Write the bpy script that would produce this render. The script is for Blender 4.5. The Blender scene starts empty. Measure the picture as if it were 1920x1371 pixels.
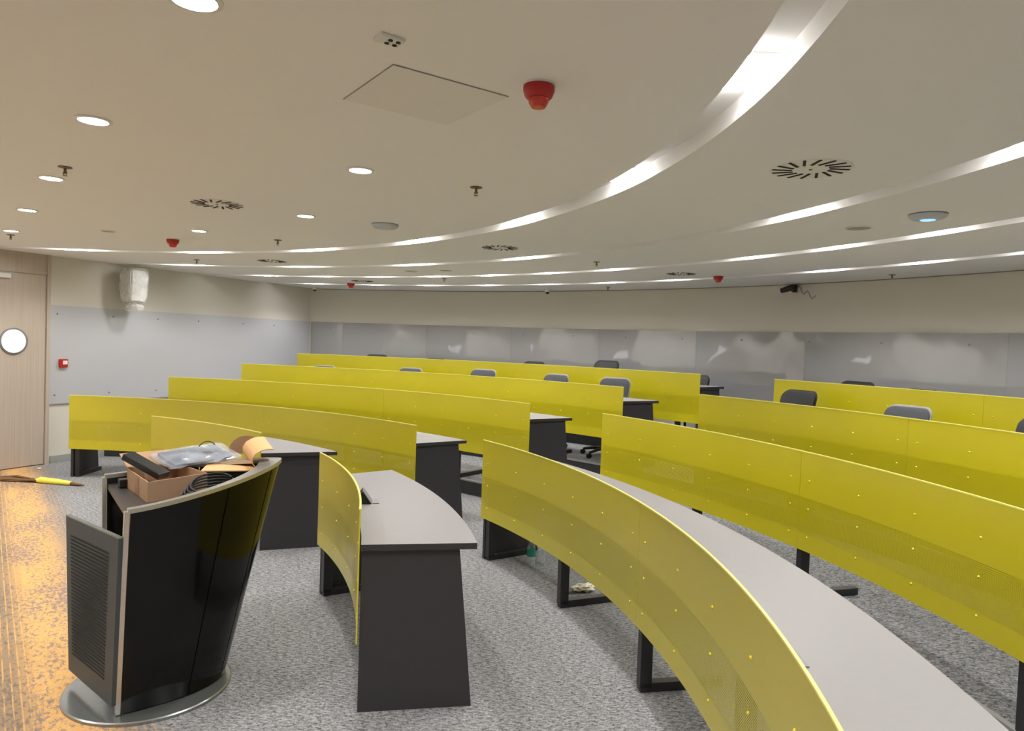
import bpy, bmesh, math, random
from mathutils import Vector, Matrix
random.seed(7)
PI = math.pi
S = bpy.context.scene
COL = S.collection

# ------------------------------------------------------------------ place constants (metres)
EYE = 1.646
F_PX, PITCH, ROLL = 1320.7, -0.0309, 0.0359
CX, CY = -4.714, 2.275              # common centre of the desk rows, ceiling coves and back wall
RR = [4.148, 5.464, 6.779, 8.085, 9.245]
ZT = [0.0, 0.0, 0.155, 0.306, 0.459]
ZC = 2.50
COVES = [(5.368, 5.519), (6.687, 6.838), (7.914, 8.065), (9.197, 9.348)]
COVE_D = 0.075
RBACK = 10.34
WL0 = Vector((-3.623, 12.562))      # back-left corner of the room
WD = Vector((-0.4229, -0.9062))     # left wall, running towards the front
WN = Vector((0.9062, -0.4229))      # left wall normal into the room

def pol(r, a, z=0.0):
    a = math.radians(a)
    return Vector((CX + r * math.cos(a), CY + r * math.sin(a), z))

# ------------------------------------------------------------------ materials
def srgb(c):
    return tuple((v / 12.92 if v <= 0.04045 else ((v + 0.055) / 1.055) ** 2.4) for v in c)
def rgb(r, g, b):
    return srgb((r / 255, g / 255, b / 255)) + (1,)

class N:
    def __init__(s, name):
        s.m = bpy.data.materials.new(name); s.m.use_nodes = True
        s.t = s.m.node_tree; s.t.nodes.clear()
        s.out = s.n('ShaderNodeOutputMaterial')
    def n(s, typ, **kw):
        d = s.t.nodes.new(typ)
        for k, v in kw.items():
            if k.startswith('_'): setattr(d, k[1:], v)
            else: d.inputs[k.replace('_', ' ')].default_value = v
        return d
    def l(s, a, b): s.t.links.new(a, b)
    def math(s, op, a, b=None, c=None):
        d = s.t.nodes.new('ShaderNodeMath'); d.operation = op
        for i, v in enumerate((a, b, c)):
            if v is None: continue
            if isinstance(v, (int, float)): d.inputs[i].default_value = v
            else: s.l(v, d.inputs[i])
        return d.outputs[0]
    def mix(s, fac, a, b):
        d = s.t.nodes.new('ShaderNodeMix'); d.data_type = 'RGBA'
        for i, v in ((0, fac), (6, a), (7, b)):
            if isinstance(v, (int, float, tuple)): d.inputs[i].default_value = v
            else: s.l(v, d.inputs[i])
        return d.outputs[2]
    def noise(s, vec, scale, detail=3, rough=0.5):
        d = s.t.nodes.new('ShaderNodeTexNoise'); d.inputs['Scale'].default_value = scale
        d.inputs['Detail'].default_value = detail; d.inputs['Roughness'].default_value = rough
        if vec is not None: s.l(vec, d.inputs['Vector'])
        return d.outputs['Fac']
    def ramp(s, fac, lo, hi, clo=0.0, chi=1.0):
        d = s.t.nodes.new('ShaderNodeMapRange')
        for i, v in enumerate((lo, hi, clo, chi)): d.inputs[1 + i].default_value = v
        s.l(fac, d.inputs[0]); return d.outputs[0]
    def bump(s, h, strength, dist=0.01):
        d = s.n('ShaderNodeBump', Strength=strength, Distance=dist); s.l(h, d.inputs['Height']); return d.outputs[0]
    def coord(s, k='Object'): return s.n('ShaderNodeTexCoord').outputs[k]
    def mapping(s, vec, scale=(1, 1, 1), rot=(0, 0, 0), loc=(0, 0, 0)):
        d = s.n('ShaderNodeMapping', Scale=scale, Rotation=rot, Location=loc); s.l(vec, d.inputs['Vector']); return d.outputs[0]
    def bsdf(s, col, rough=0.5, metal=0.0, spec=0.5, normal=None, **kw):
        d = s.n('ShaderNodeBsdfPrincipled', Metallic=metal)
        d.inputs['Specular IOR Level'].default_value = spec
        for k, v in kw.items(): d.inputs[k.replace('_', ' ')].default_value = v
        for sock, v in (('Base Color', col), ('Roughness', rough)):
            if isinstance(v, (int, float, tuple)): d.inputs[sock].default_value = v
            else: s.l(v, d.inputs[sock])
        if normal is not None: s.l(normal, d.inputs['Normal'])
        return d.outputs[0]
    def done(s, sh): s.l(sh, s.out.inputs['Surface']); return s.m

M = {}
def plain(name, col, rough=0.5, metal=0.0, spec=0.5, var=0.06, vscale=8.0, bump=0.0, bscale=200, **kw):
    n = N(name); co = n.coord()
    f = n.noise(co, vscale, 4)
    c2 = tuple(min(1, v * (1 - var)) for v in col[:3]) + (1,); c3 = tuple(min(1, v * (1 + var)) for v in col[:3]) + (1,)
    c = n.mix(f, c2, c3)
    nm = n.bump(n.noise(co, bscale, 2), bump, 0.002) if bump else None
    M[name] = n.done(n.bsdf(c, rough, metal, spec, nm, **kw)); return M[name]
def emit(name, col, strength):
    n = N(name); e = n.n('ShaderNodeEmission', Strength=strength); e.inputs[0].default_value = col
    M[name] = n.done(e.outputs[0])

plain('ceiling_paint', rgb(233, 232, 230), 0.85, spec=0.2, var=0.015, vscale=0.6, bump=0.04, bscale=40)
plain('ceiling_panel', rgb(226, 224, 219), 0.8, spec=0.2, var=0.02)
plain('wall_cream', rgb(208, 204, 194), 0.8, spec=0.2, var=0.015, vscale=1.0)
plain('wall_white', rgb(226, 223, 215), 0.75, spec=0.2, var=0.015)
plain('worktop_grey', rgb(132, 129, 129), 0.42, spec=0.4, var=0.03, vscale=30)
plain('edge_dark', rgb(44, 43, 45), 0.5, var=0.05)
plain('panel_dark', rgb(50, 49, 52), 0.55, spec=0.35, var=0.04, vscale=12)
plain('steel_black', rgb(34, 34, 36), 0.42, spec=0.5, var=0.05)
plain('riser_black', rgb(38, 38, 40), 0.6, var=0.1)
plain('nosing_grey', rgb(150, 150, 150), 0.45, metal=0.4)
plain('gloss_black', rgb(12, 12, 12), 0.10, spec=0.25, var=0.05)
plain('laminate_dark', rgb(58, 55, 54), 0.35, spec=0.5, var=0.08, vscale=6)
plain('door_grey', rgb(60, 67, 71), 0.5, spec=0.4, var=0.04)
plain('slot_black', rgb(18, 18, 18), 0.8, var=0.05)
plain('red_plastic', rgb(165, 22, 24), 0.4, spec=0.5, var=0.05)
plain('red_clear', rgb(190, 45, 25), 0.2, spec=0.6, var=0.05)
plain('ap_shell', rgb(188, 194, 203), 0.4, var=0.02)
plain('white_plastic', rgb(216, 216, 213), 0.4, var=0.02)
plain('grey_plastic', rgb(120, 120, 120), 0.45, var=0.04)
plain('unit_grey', rgb(84, 92, 106), 0.4, var=0.06)
plain('brass_dull', rgb(120, 104, 88), 0.4, metal=0.7)
plain('chair_fabric', rgb(66, 67, 72), 0.75, spec=0.3, var=0.08, vscale=60, bump=0.2, bscale=900)
plain('chair_black', rgb(17, 17, 19), 0.6, var=0.05)
plain('chair_rim', rgb(128, 127, 124), 0.5, var=0.04)
plain('kraft', rgb(172, 140, 112), 0.8, spec=0.2, var=0.05, vscale=20)
plain('kraft_light', rgb(214, 172, 124), 0.75, spec=0.2, var=0.04, vscale=20)
plain('kraft_tape', rgb(158, 112, 78), 0.4, spec=0.5, var=0.05)
plain('cable_black', rgb(16, 16, 17), 0.45, var=0.05)
plain('straw_brown', rgb(112, 82, 50), 0.85, var=0.35, vscale=60)
plain('yellow_wrap', rgb(236, 226, 84), 0.4, var=0.04)
plain('tissue_white', rgb(232, 226, 205), 0.9, var=0.08, vscale=40)
plain('label_teal', rgb(28, 150, 128), 0.5, var=0.1)
plain('cap_white', rgb(220, 225, 225), 0.4)
plain('skirting_grey', rgb(150, 154, 152), 0.5, var=0.03)
plain('call_white', rgb(235, 215, 215), 0.4, var=0.02)
emit('lamp_lens', (1.0, 0.975, 0.93, 1), 24)
emit('cove_lens', (1.0, 0.99, 0.97, 1), 46)
emit('door_light', (1, 1, 0.98, 1), 1.5)
emit('led_blue', (0.35, 0.6, 1.0, 1), 0.9)

def mat_wood():
    n = N('door_wood'); co = n.coord('Generated')
    g = n.noise(n.mapping(co, (24, 24, 0.7)), 4.0, 5, 0.6)
    c = n.mix(n.ramp(g, 0.3, 0.7), rgb(172, 160, 148), rgb(190, 178, 165))
    M['door_wood'] = n.done(n.bsdf(c, 0.5, spec=0.35))
mat_wood()

def mat_steel():
    n = N('brushed_steel'); co = n.coord()
    g = n.noise(n.mapping(co, (6, 6, 220)), 5, 3)
    c = n.mix(g, rgb(172, 172, 171), rgb(208, 207, 205))
    M['brushed_steel'] = n.done(n.bsdf(c, 0.33, 0.85, normal=n.bump(g, 0.05, 0.002)))
    n = N('base_steel'); co = n.coord()
    g = n.noise(n.mapping(co, (180, 8, 8)), 4, 3)
    c = n.mix(g, rgb(128, 132, 132), rgb(156, 159, 158))
    M['base_steel'] = n.done(n.bsdf(c, 0.25, 0.75))
mat_steel()

def mat_yellow(name, perf):
    n = N(name)
    uv = n.coord('UV'); sx = n.n('ShaderNodeSeparateXYZ'); n.l(uv, sx.inputs[0])
    u, v = sx.outputs[0], sx.outputs[1]
    f = n.noise(n.coord(), 1.3, 3)
    c = n.mix(f, rgb(190, 178, 14), rgb(202, 190, 22))
    sh = n.bsdf(c, 0.34, 0.0, 0.5, n.bump(n.noise(n.coord(), 3.0, 2), 0.03, 0.02), Coat_Weight=0.6, Coat_Roughness=0.22)
    if perf:
        P = 0.0094
        fu = n.math('SUBTRACT', n.math('FRACT', n.math('DIVIDE', u, P)), 0.5)
        fv = n.math('SUBTRACT', n.math('FRACT', n.math('DIVIDE', v, P)), 0.5)
        d = n.math('SQRT', n.math('ADD', n.math('MULTIPLY', fu, fu), n.math('MULTIPLY', fv, fv)))
        hole = n.math('LESS_THAN', d, 0.26)
        band = n.math('MULTIPLY', n.math('GREATER_THAN', v, 0.10), n.math('LESS_THAN', v, 0.322))
        tr = n.n('ShaderNodeBsdfTransparent'); mx = n.n('ShaderNodeMixShader')
        n.l(n.math('MULTIPLY', hole, band), mx.inputs[0]); n.l(sh, mx.inputs[1]); n.l(tr.outputs[0], mx.inputs[2]); sh = mx.outputs[0]
    M[name] = n.done(sh)
mat_yellow('yellow_perforated', True)
plain('yellow_edge_lit', rgb(232, 224, 120), 0.3, spec=0.6, var=0.02)  # panel yellow made paler: light on the top edge put into the colour
plain('yellow_rivet', rgb(208, 194, 45), 0.25, spec=0.7, var=0.02)

def mat_carpet():
    n = N('carpet'); co = n.coord()
    fine = n.noise(n.mapping(co, (1, 1, 1)), 95, 4, 0.75)
    mid = n.noise(n.mapping(co, (1.0, 2.4, 1), rot=(0, 0, 0.65)), 34, 4, 0.65)
    big = n.noise(co, 1.2, 3)
    t = n.math('ADD', n.math('MULTIPLY', fine, 0.5), n.math('MULTIPLY', mid, 0.5))
    grey = n.mix(n.ramp(t, 0.38, 0.62), rgb(44, 45, 48), rgb(168, 168, 169))
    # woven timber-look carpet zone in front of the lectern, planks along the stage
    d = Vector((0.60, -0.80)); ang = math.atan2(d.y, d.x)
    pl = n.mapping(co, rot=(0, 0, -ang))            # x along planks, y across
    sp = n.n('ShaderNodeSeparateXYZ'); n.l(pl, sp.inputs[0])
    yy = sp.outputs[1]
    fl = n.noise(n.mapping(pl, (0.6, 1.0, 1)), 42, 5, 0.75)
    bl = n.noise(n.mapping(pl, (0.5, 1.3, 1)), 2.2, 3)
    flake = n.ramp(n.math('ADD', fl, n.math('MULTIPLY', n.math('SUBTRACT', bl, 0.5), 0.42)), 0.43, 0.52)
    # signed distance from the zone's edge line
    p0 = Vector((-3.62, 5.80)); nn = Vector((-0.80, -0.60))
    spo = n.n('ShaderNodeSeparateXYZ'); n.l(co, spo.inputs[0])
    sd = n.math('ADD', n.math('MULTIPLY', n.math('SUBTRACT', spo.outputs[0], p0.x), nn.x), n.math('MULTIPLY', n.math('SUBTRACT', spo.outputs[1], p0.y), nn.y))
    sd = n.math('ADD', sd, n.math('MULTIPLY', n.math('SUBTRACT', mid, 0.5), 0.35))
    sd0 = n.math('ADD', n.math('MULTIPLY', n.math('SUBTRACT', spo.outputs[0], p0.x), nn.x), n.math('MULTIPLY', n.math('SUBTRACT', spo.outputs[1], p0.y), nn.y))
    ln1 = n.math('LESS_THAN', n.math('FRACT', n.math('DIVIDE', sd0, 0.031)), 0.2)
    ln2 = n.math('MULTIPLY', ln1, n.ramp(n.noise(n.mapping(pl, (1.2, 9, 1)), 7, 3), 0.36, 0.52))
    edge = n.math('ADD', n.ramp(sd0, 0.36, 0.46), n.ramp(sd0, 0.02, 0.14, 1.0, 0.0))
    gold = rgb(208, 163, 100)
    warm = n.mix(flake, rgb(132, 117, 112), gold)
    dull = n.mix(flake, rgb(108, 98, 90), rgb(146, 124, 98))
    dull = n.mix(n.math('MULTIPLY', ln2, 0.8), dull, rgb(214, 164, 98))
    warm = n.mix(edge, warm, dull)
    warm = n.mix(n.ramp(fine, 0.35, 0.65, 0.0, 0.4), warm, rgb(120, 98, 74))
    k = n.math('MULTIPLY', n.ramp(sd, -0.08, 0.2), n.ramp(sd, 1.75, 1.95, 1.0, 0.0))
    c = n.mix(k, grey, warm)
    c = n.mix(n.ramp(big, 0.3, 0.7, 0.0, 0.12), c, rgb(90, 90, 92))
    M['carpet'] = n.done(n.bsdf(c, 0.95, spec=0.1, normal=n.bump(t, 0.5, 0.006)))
mat_carpet()

def mat_board(name, lo, hi, rough, wave, spec):
    n = N(name); co = n.coord()
    c = n.mix(n.noise(co, 0.7, 2), lo, hi)
    h = n.noise(n.mapping(co, (1, 1, 0.8)), 1.6, 1.5, 0.4)
    M[name] = n.done(n.bsdf(c, rough, 0.0, spec, n.bump(h, wave, 0.06)))
mat_board('board_back', rgb(140, 139, 142), rgb(146, 145, 147), 0.04, 0.35, 1.0)
mat_board('board_left', rgb(180, 181, 187), rgb(186, 187, 192), 0.38, 0.02, 0.5)

def mat_clear(name, col, rough, fac):
    n = N(name); g = n.bsdf(col, rough, 0, 0.5); tr = n.n('ShaderNodeBsdfTransparent'); mx = n.n('ShaderNodeMixShader')
    f = n.noise(n.coord(), 9, 3)
    n.l(n.ramp(f, 0.35, 0.65, fac - 0.15, fac + 0.15), mx.inputs[0]); n.l(tr.outputs[0], mx.inputs[1]); n.l(g, mx.inputs[2])
    M[name] = n.done(mx.outputs[0])
mat_clear('plastic_film', rgb(225, 225, 222), 0.15, 0.27)
mat_clear('bag_film', rgb(205, 212, 222), 0.1, 0.30)
mat_clear('bottle_plastic', rgb(200, 215, 215), 0.08, 0.35)

# ------------------------------------------------------------------ mesh helpers
class MB:
    def __init__(s): s.bm = bmesh.new(); s.uv = None
    def quad(s, *p):
        vs = [s.bm.verts.new(q) for q in p]; return s.bm.faces.new(vs)
    def box(s, size, loc=(0, 0, 0), rot=None, bevel=0.0):
        m = Matrix.Translation(loc) @ (rot.to_4x4() if rot is not None else Matrix.Identity(4)) @ Matrix.Diagonal((*size, 1))
        r = bmesh.ops.create_cube(s.bm, size=1.0, matrix=m)
        if bevel:
            es = {e for v in r['verts'] for e in v.link_edges}
            bmesh.ops.bevel(s.bm, geom=list(es), offset=bevel, segments=2, profile=0.5, affect='EDGES')
        return s
    def cyl(s, r1, r2, h, loc=(0, 0, 0), seg=24, rot=None):
        m = Matrix.Translation(loc) @ (rot.to_4x4() if rot is not None else Matrix.Identity(4)) @ Matrix.Translation((0, 0, h / 2))
        bmesh.ops.create_cone(s.bm, cap_ends=True, segments=seg, radius1=r1, radius2=r2, depth=h, matrix=m); return s
    def lathe(s, prof, seg=32, loc=(0, 0, 0), mat=None):
        rings = []
        for r, z in prof:
            if r < 1e-6: rings.append([s.bm.verts.new((loc[0], loc[1], loc[2] + z))])
            else: rings.append([s.bm.verts.new((loc[0] + r * math.cos(2 * PI * i / seg), loc[1] + r * math.sin(2 * PI * i / seg), loc[2] + z)) for i in range(seg)])
        for a, b in zip(rings, rings[1:]):
            for i in range(seg):
                j = (i + 1) % seg
                if len(a) == 1 and len(b) == 1: continue
                if len(a) == 1: s.bm.faces.new((a[0], b[j], b[i]))
                elif len(b) == 1: s.bm.faces.new((a[i], a[j], b[0]))
                else: s.bm.faces.new((a[i], a[j], b[j], b[i]))
        return s
    def loft(s, rows, close_u=False, cap=False):
        vs = [[s.bm.verts.new(p) for p in row] for row in rows]
        nc = len(vs[0])
        for a, b in zip(vs, vs[1:]):
            for i in range(nc if close_u else nc - 1):
                j = (i + 1) % nc
                s.bm.faces.new((a[i], a[j], b[j], b[i]))
        if cap:
            s.bm.faces.new(list(reversed(vs[0]))); s.bm.faces.new(vs[-1])
        return s
    def prism(s, poly, z0, z1):
        """poly: xy list; vertical prism"""
        return s.loft([[(x, y, z0) for x, y in poly], [(x, y, z1) for x, y in poly]], True, True)
    def strip(s, A, B, z0, z1):
        """solid between two matching plan curves A and B (lists of xy)"""
        n = len(A)
        def ring(i): return [(A[i][0], A[i][1], z0), (B[i][0], B[i][1], z0), (B[i][0], B[i][1], z1), (A[i][0], A[i][1], z1)]
        return s.loft([ring(i) for i in range(n)], True, True)
    def tube(s, pts, r, seg=8):
        rows = []
        pts = [Vector(p) for p in pts]
        up = Vector((0, 0, 1))
        for i, p in enumerate(pts):
            t = (pts[min(i + 1, len(pts) - 1)] - pts[max(i - 1, 0)]).normalized()
            a = t.cross(up)
            if a.length < 1e-3: a = t.cross(Vector((1, 0, 0)))
            a.normalize(); b = t.cross(a).normalized()
            rr = r[i] if isinstance(r, (list, tuple)) else r
            rows.append([p + (a * math.cos(2 * PI * k / seg) + b * math.sin(2 * PI * k / seg)) * rr for k in range(seg)])
        return s.loft(rows, True, True)
    def build(s, name, mat, parent=None, origin=(0, 0, 0), smooth=None, loc=None):
        """vertices are given in world space; origin is subtracted and becomes the parent's place"""
        o3 = Vector(origin)
        if o3.length > 0: bmesh.ops.translate(s.bm, verts=s.bm.verts, vec=-o3)
        bmesh.ops.recalc_face_normals(s.bm, faces=s.bm.faces)
        me = bpy.data.meshes.new(name); s.bm.to_mesh(me); s.bm.free()
        for m in (mat if isinstance(mat, (list, tuple)) else [mat]): me.materials.append(M[m])
        if smooth is not None:
            for p in me.polygons: p.use_smooth = True
            try: me.set_sharp_from_angle(angle=math.radians(smooth))
            except Exception: pass
        o = bpy.data.objects.new(name, me); COL.objects.link(o)
        if parent is not None: o.parent = parent
        elif o3.length > 0: o.location = o3
        if loc is not None: o.location = loc
        return o

def tag(o, label, cat, group=None):
    o['label'] = label; o['category'] = cat
    if group: o['group'] = group
    return o
def thing(name, label, cat, loc=(0, 0, 0), group=None, rz=0.0):
    o = bpy.data.objects.new(name, None); COL.objects.link(o); o.location = loc; o.rotation_euler = (0, 0, rz)
    o.empty_display_size = 0.1
    return tag(o, label, cat, group)
def structure(o): o['kind'] = 'structure'; return o
def link(o, parent=None):
    COL.objects.link(o)
    if parent is not None: o.parent = parent
    return o
def copy_tree(o, parent=None):
    c = o.copy(); link(c, parent)
    for ch in list(o.children): copy_tree(ch, c)
    return c
def arc(r, a0, a1, n): return [pol(r, a0 + (a1 - a0) * i / n).to_2d() for i in range(n + 1)]
def lerp(a, b, t): return a + (b - a) * t
def rotz(a): return Matrix.Rotation(a, 3, 'Z')

# ------------------------------------------------------------------ room shell
AX = 37.0                               # symmetry axis of the fan-shaped room
def mirror(p):
    d = Vector((p[0] - CX, p[1] - CY)); r, a = d.length, math.degrees(math.atan2(d.y, d.x))
    return pol(r, 2 * AX - a).to_2d()
axd = Vector((math.cos(math.radians(AX)), math.sin(math.radians(AX))))
cc = Vector((CX, CY))
t_f = ((cc + axd * 0.6) - WL0).dot(axd) / WD.dot(axd)      # where the left wall meets the front wall
LF = WL0 + WD * t_f
RF, RB = mirror(LF), mirror(WL0)

def wall_seg(name, p, q, z0, z1, th, mat):
    d = (q - p).normalized(); nrm = Vector((d.y, -d.x))
    if nrm.dot((cc + axd * 4) - p) > 0: nrm = -nrm
    b = MB(); b.prism([p, q, q + nrm * th, p + nrm * th], z0, z1)
    return structure(b.build(name, mat))
wall_seg('wall_left', WL0 - WD * 0.2, LF, -0.05, 2.62, 0.12, 'wall_cream')
wall_seg('wall_right', RB, RF, -0.05, 2.62, 0.12, 'wall_cream')
wall_seg('wall_front', LF, RF, -0.05, 2.62, 0.12, 'wall_white')
aL_back = math.degrees(math.atan2(WL0.y - CY, WL0.x - CX)); aR_back = 2 * AX - aL_back
b = MB(); b.strip(arc(RBACK, aL_back + 0.6, aR_back - 0.6, 96), arc(RBACK + 0.12, aL_back + 0.6, aR_back - 0.6, 96), -0.05, 2.62)
structure(b.build('wall_back', 'wall_cream', smooth=30))
b = MB(); b.strip(arc(RBACK - 0.004, aL_back, aR_back, 96), arc(RBACK + 0.01, aL_back, aR_back, 96), 2.491, 2.502); structure(b.build('trim_7', 'grey_plastic', smooth=30))  # grey strip drawn for the dark shadow gap where wall meets ceiling

def wall_ang(r):
    """angle at which the ring of radius r meets the left wall"""
    d = WL0 - cc; B = d.dot(WD); C = d.length_squared - r * r
    t = -B - math.sqrt(max(0, B * B - C)); p = d + WD * t
    return math.degrees(math.atan2(p.y, p.x))
# floor: flat stage level and three raised carpeted tiers
b = MB()
ra = [0.0, RR[2] + 0.045, RR[3] + 0.045, RR[4] + 0.045, RBACK + 0.05]
nn_ = 120
cv = b.bm.verts.new((CX, CY, 0)); prev = None
ring0 = [b.bm.verts.new(pol(ra[1], 360 * i / 180)) for i in range(180)]
for i in range(180): b.bm.faces.new((cv, ring0[i], ring0[(i + 1) % 180]))
for k in range(1, 4):
    z = ZT[k + 1]; r0, r1 = ra[k], ra[k + 1]
    rows = []
    for r in (r0, (r0 + r1) / 2, r1):
        a1 = min(wall_ang(min(r, RBACK)), 130) + 0.4; a0 = 2 * AX - a1
        rows.append([pol(r, lerp(a0, a1, i / nn_), z) for i in range(nn_ + 1)])
    b.loft(rows)
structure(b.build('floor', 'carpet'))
for k in (2, 3, 4):
    r = RR[k] + 0.045; a1 = wall_ang(r); a0 = 2 * AX - a1
    b = MB(); b.strip(arc(r - 0.004, a0, a1, nn_), arc(r + 0.02, a0, a1, nn_), ZT[k - 1], ZT[k] - 0.006)
    structure(b.build('trim_%d' % (k - 1), 'riser_black', smooth=30))
    b = MB(); b.strip(arc(r - 0.009, a0, a1, nn_), arc(r + 0.022, a0, a1, nn_), ZT[k] - 0.012, ZT[k] + 0.003)
    structure(b.build('trim_%d' % (k + 2), 'nosing_grey', smooth=30))
# ceiling with four recessed circular coves
prof = [(0.0, ZC)]
for r0, r1 in COVES:
    prof += [(r0, ZC), (r0, ZC + COVE_D), (r1, ZC + COVE_D), (r1, ZC)]
prof += [(RBACK + 0.1, ZC)]
b = MB(); b.lathe(prof, 360, (CX, CY, 0)); structure(b.build('ceiling', 'ceiling_paint', smooth=30))
b = MB(); b.lathe([(0, 2.64), (RBACK + 0.1, 2.64), (RBACK + 0.1, 2.68), (0, 2.68)], 90, (CX, CY, 0)); structure(b.build('ceiling_slab', 'ceiling_paint'))

def wl(s, off, z):       # point on the left wall: s metres from the back corner, off metres into the room
    p = WL0 + WD * s + WN * off
    return Vector((p.x, p.y, z))
def wbox(b, s0, s1, o0, o1, z0, z1):
    P = [wl(s0, o0, 0).to_2d(), wl(s1, o0, 0).to_2d(), wl(s1, o1, 0).to_2d(), wl(s0, o1, 0).to_2d()]
    return b.prism(P, z0, z1)
# baseboard, door
b = MB(); wbox(b, 0.6, 4.53, 0, 0.012, 0, 0.09); structure(b.build('baseboard_left', 'skirting_grey'))
b = MB(); wbox(b, 4.565, 4.605, 0.0, 0.035, 0, 2.5); wbox(b, 4.605, 5.62, 0.0, 0.02, 2.262, 2.5); wbox(b, 5.60, 5.64, 0, 0.035, 0, 2.5)
door = structure(b.build('door_1', 'door_wood'))
b = MB(); wbox(b, 4.612, 5.595, 0.0, 0.018, 0.012, 2.245); leaf = b.build('door_leaf', 'door_wood', door)
wc = wl(4.968, 0.018, 1.472)
rotw = Matrix((WD.to_3d(), Vector((0, 0, 1)), WN.to_3d())).transposed()   # local x along wall, y up, z into room
b = MB(); b.lathe([(0.152, 0), (0.152, 0.012), (0.135, 0.016), (0.130, 0.004), (0.130, 0)], 48); bmesh.ops.transform(b.bm, matrix=Matrix.Translation(wc) @ rotw.to_4x4(), verts=b.bm.verts)
b.build('window_ring', 'grey_plastic', leaf, smooth=40)
b = MB(); b.cyl(0.132, 0.132, 0.006, seg=48); bmesh.ops.transform(b.bm, matrix=Matrix.Translation(wc) @ rotw.to_4x4(), verts=b.bm.verts)
b.build('window_pane', 'door_light', leaf)
b = MB(); wbox(b, 5.03, 5.30, 0.018, 0.07, 2.185, 2.235); b.build('door_closer', 'white_plastic', door)

# ------------------------------------------------------------------ writing boards on the walls
b = MB(); wbox(b, 0.02, 4.56, 0.0, 0.012, 0.726, 1.912)
bl = tag(b.build('writing_board', 'board_left'), 'flat pale grey writing board along the straight left wall beside the door', 'wall board')
b = MB(); wbox(b, 5.75, 10.2, 0.0, 0.012, 0.726, 1.912)  # unseen bright panel added to show in the back board's reflection
b2 = tag(b.build('writing_board', 'wall_white'), 'unseen white board on the left wall before the door, added to reflect in the back board', 'wall board')
b = MB(); wbox(b, 0.3, 4.56, 0.0, 0.016, 0.715, 0.726); b.build('board_trim', 'skirting_grey', bl)
edges = [aL_back - 0.15, 80.5, 71.8, 63.0, 54.3, 45.6, 37.1, 24.9, 12.5, 0.0, aR_back + 0.3]
bb = thing('writing_board', 'long glossy grey writing board around the curved back wall', 'wall board', pol(RBACK - 0.02, 37, 1.33))
for a1, a0 in zip(edges, edges[1:]):
    p, q = pol(RBACK - 0.006, a1).to_2d(), pol(RBACK - 0.006, a0).to_2d()
    dn = -(pol(1, (a0 + a1) / 2) - pol(0, 0)).to_2d() * 0.01; tt = (q - p).normalized() * 0.0015
    b = MB(); b.prism([p + tt, q - tt, q - tt + dn, p + tt + dn], 0.72, 1.912)
    b.build('board_panel', 'board_back', bb, pol(RBACK - 0.02, 37, 1.33))
stud_me = None
def stud(p, nrm, parent, mat='grey_plastic', r=0.011, h=0.008, name='stud'):
    global stud_me
    if stud_me is None:
        b = MB(); b.lathe([(0, h), (r * 0.6, h * 0.9), (r, h * 0.3), (r, 0)], 12); o = b.build(name, mat); stud_me = o.data; bpy.data.objects.remove(o)
    o = bpy.data.objects.new(name, stud_me); link(o, parent); o.location = p
    o.rotation_euler = Vector(nrm).to_track_quat('Z', 'Y').to_euler(); return o
for s in (4.47, 3.75, 3.09, 2.41, 1.56, 0.886):
    stud(wl(s, 0.012, 1.81), WN.to_3d(), bl)
for s in (4.49, 3.79, 3.1, 2.4): stud(wl(s, 0.012, 0.826), WN.to_3d(), bl)
for a in range(-4, 84, 5):
    aa = a + 0.8; f1, f0 = [(x, y) for x, y in zip(edges, edges[1:]) if y <= aa <= x][0]; mid = (f0 + f1) / 2
    rr = RBACK * math.cos(math.radians((f1 - f0) / 2)) / math.cos(math.radians(aa - mid)) - 0.017
    stud(pol(rr, aa, 1.80) - pol(RBACK - 0.02, 37, 1.33), -(pol(1, mid) - pol(0, 0)), bb)

# ------------------------------------------------------------------ desks
rivet_me = None
def rivet(p, nrm, parent):
    global rivet_me
    if rivet_me is None:
        b = MB(); b.lathe([(0, 0.0055), (0.003, 0.005), (0.0062, 0.003), (0.0075, 0)], 10); o = b.build('rivet', 'yellow_rivet', smooth=60); rivet_me = o.data; bpy.data.objects.remove(o)
    o = bpy.data.objects.new('rivet', rivet_me); link(o, parent); o.location = p
    o.rotation_euler = Vector(nrm).to_track_quat('Z', 'Y').to_euler(); return o

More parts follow.
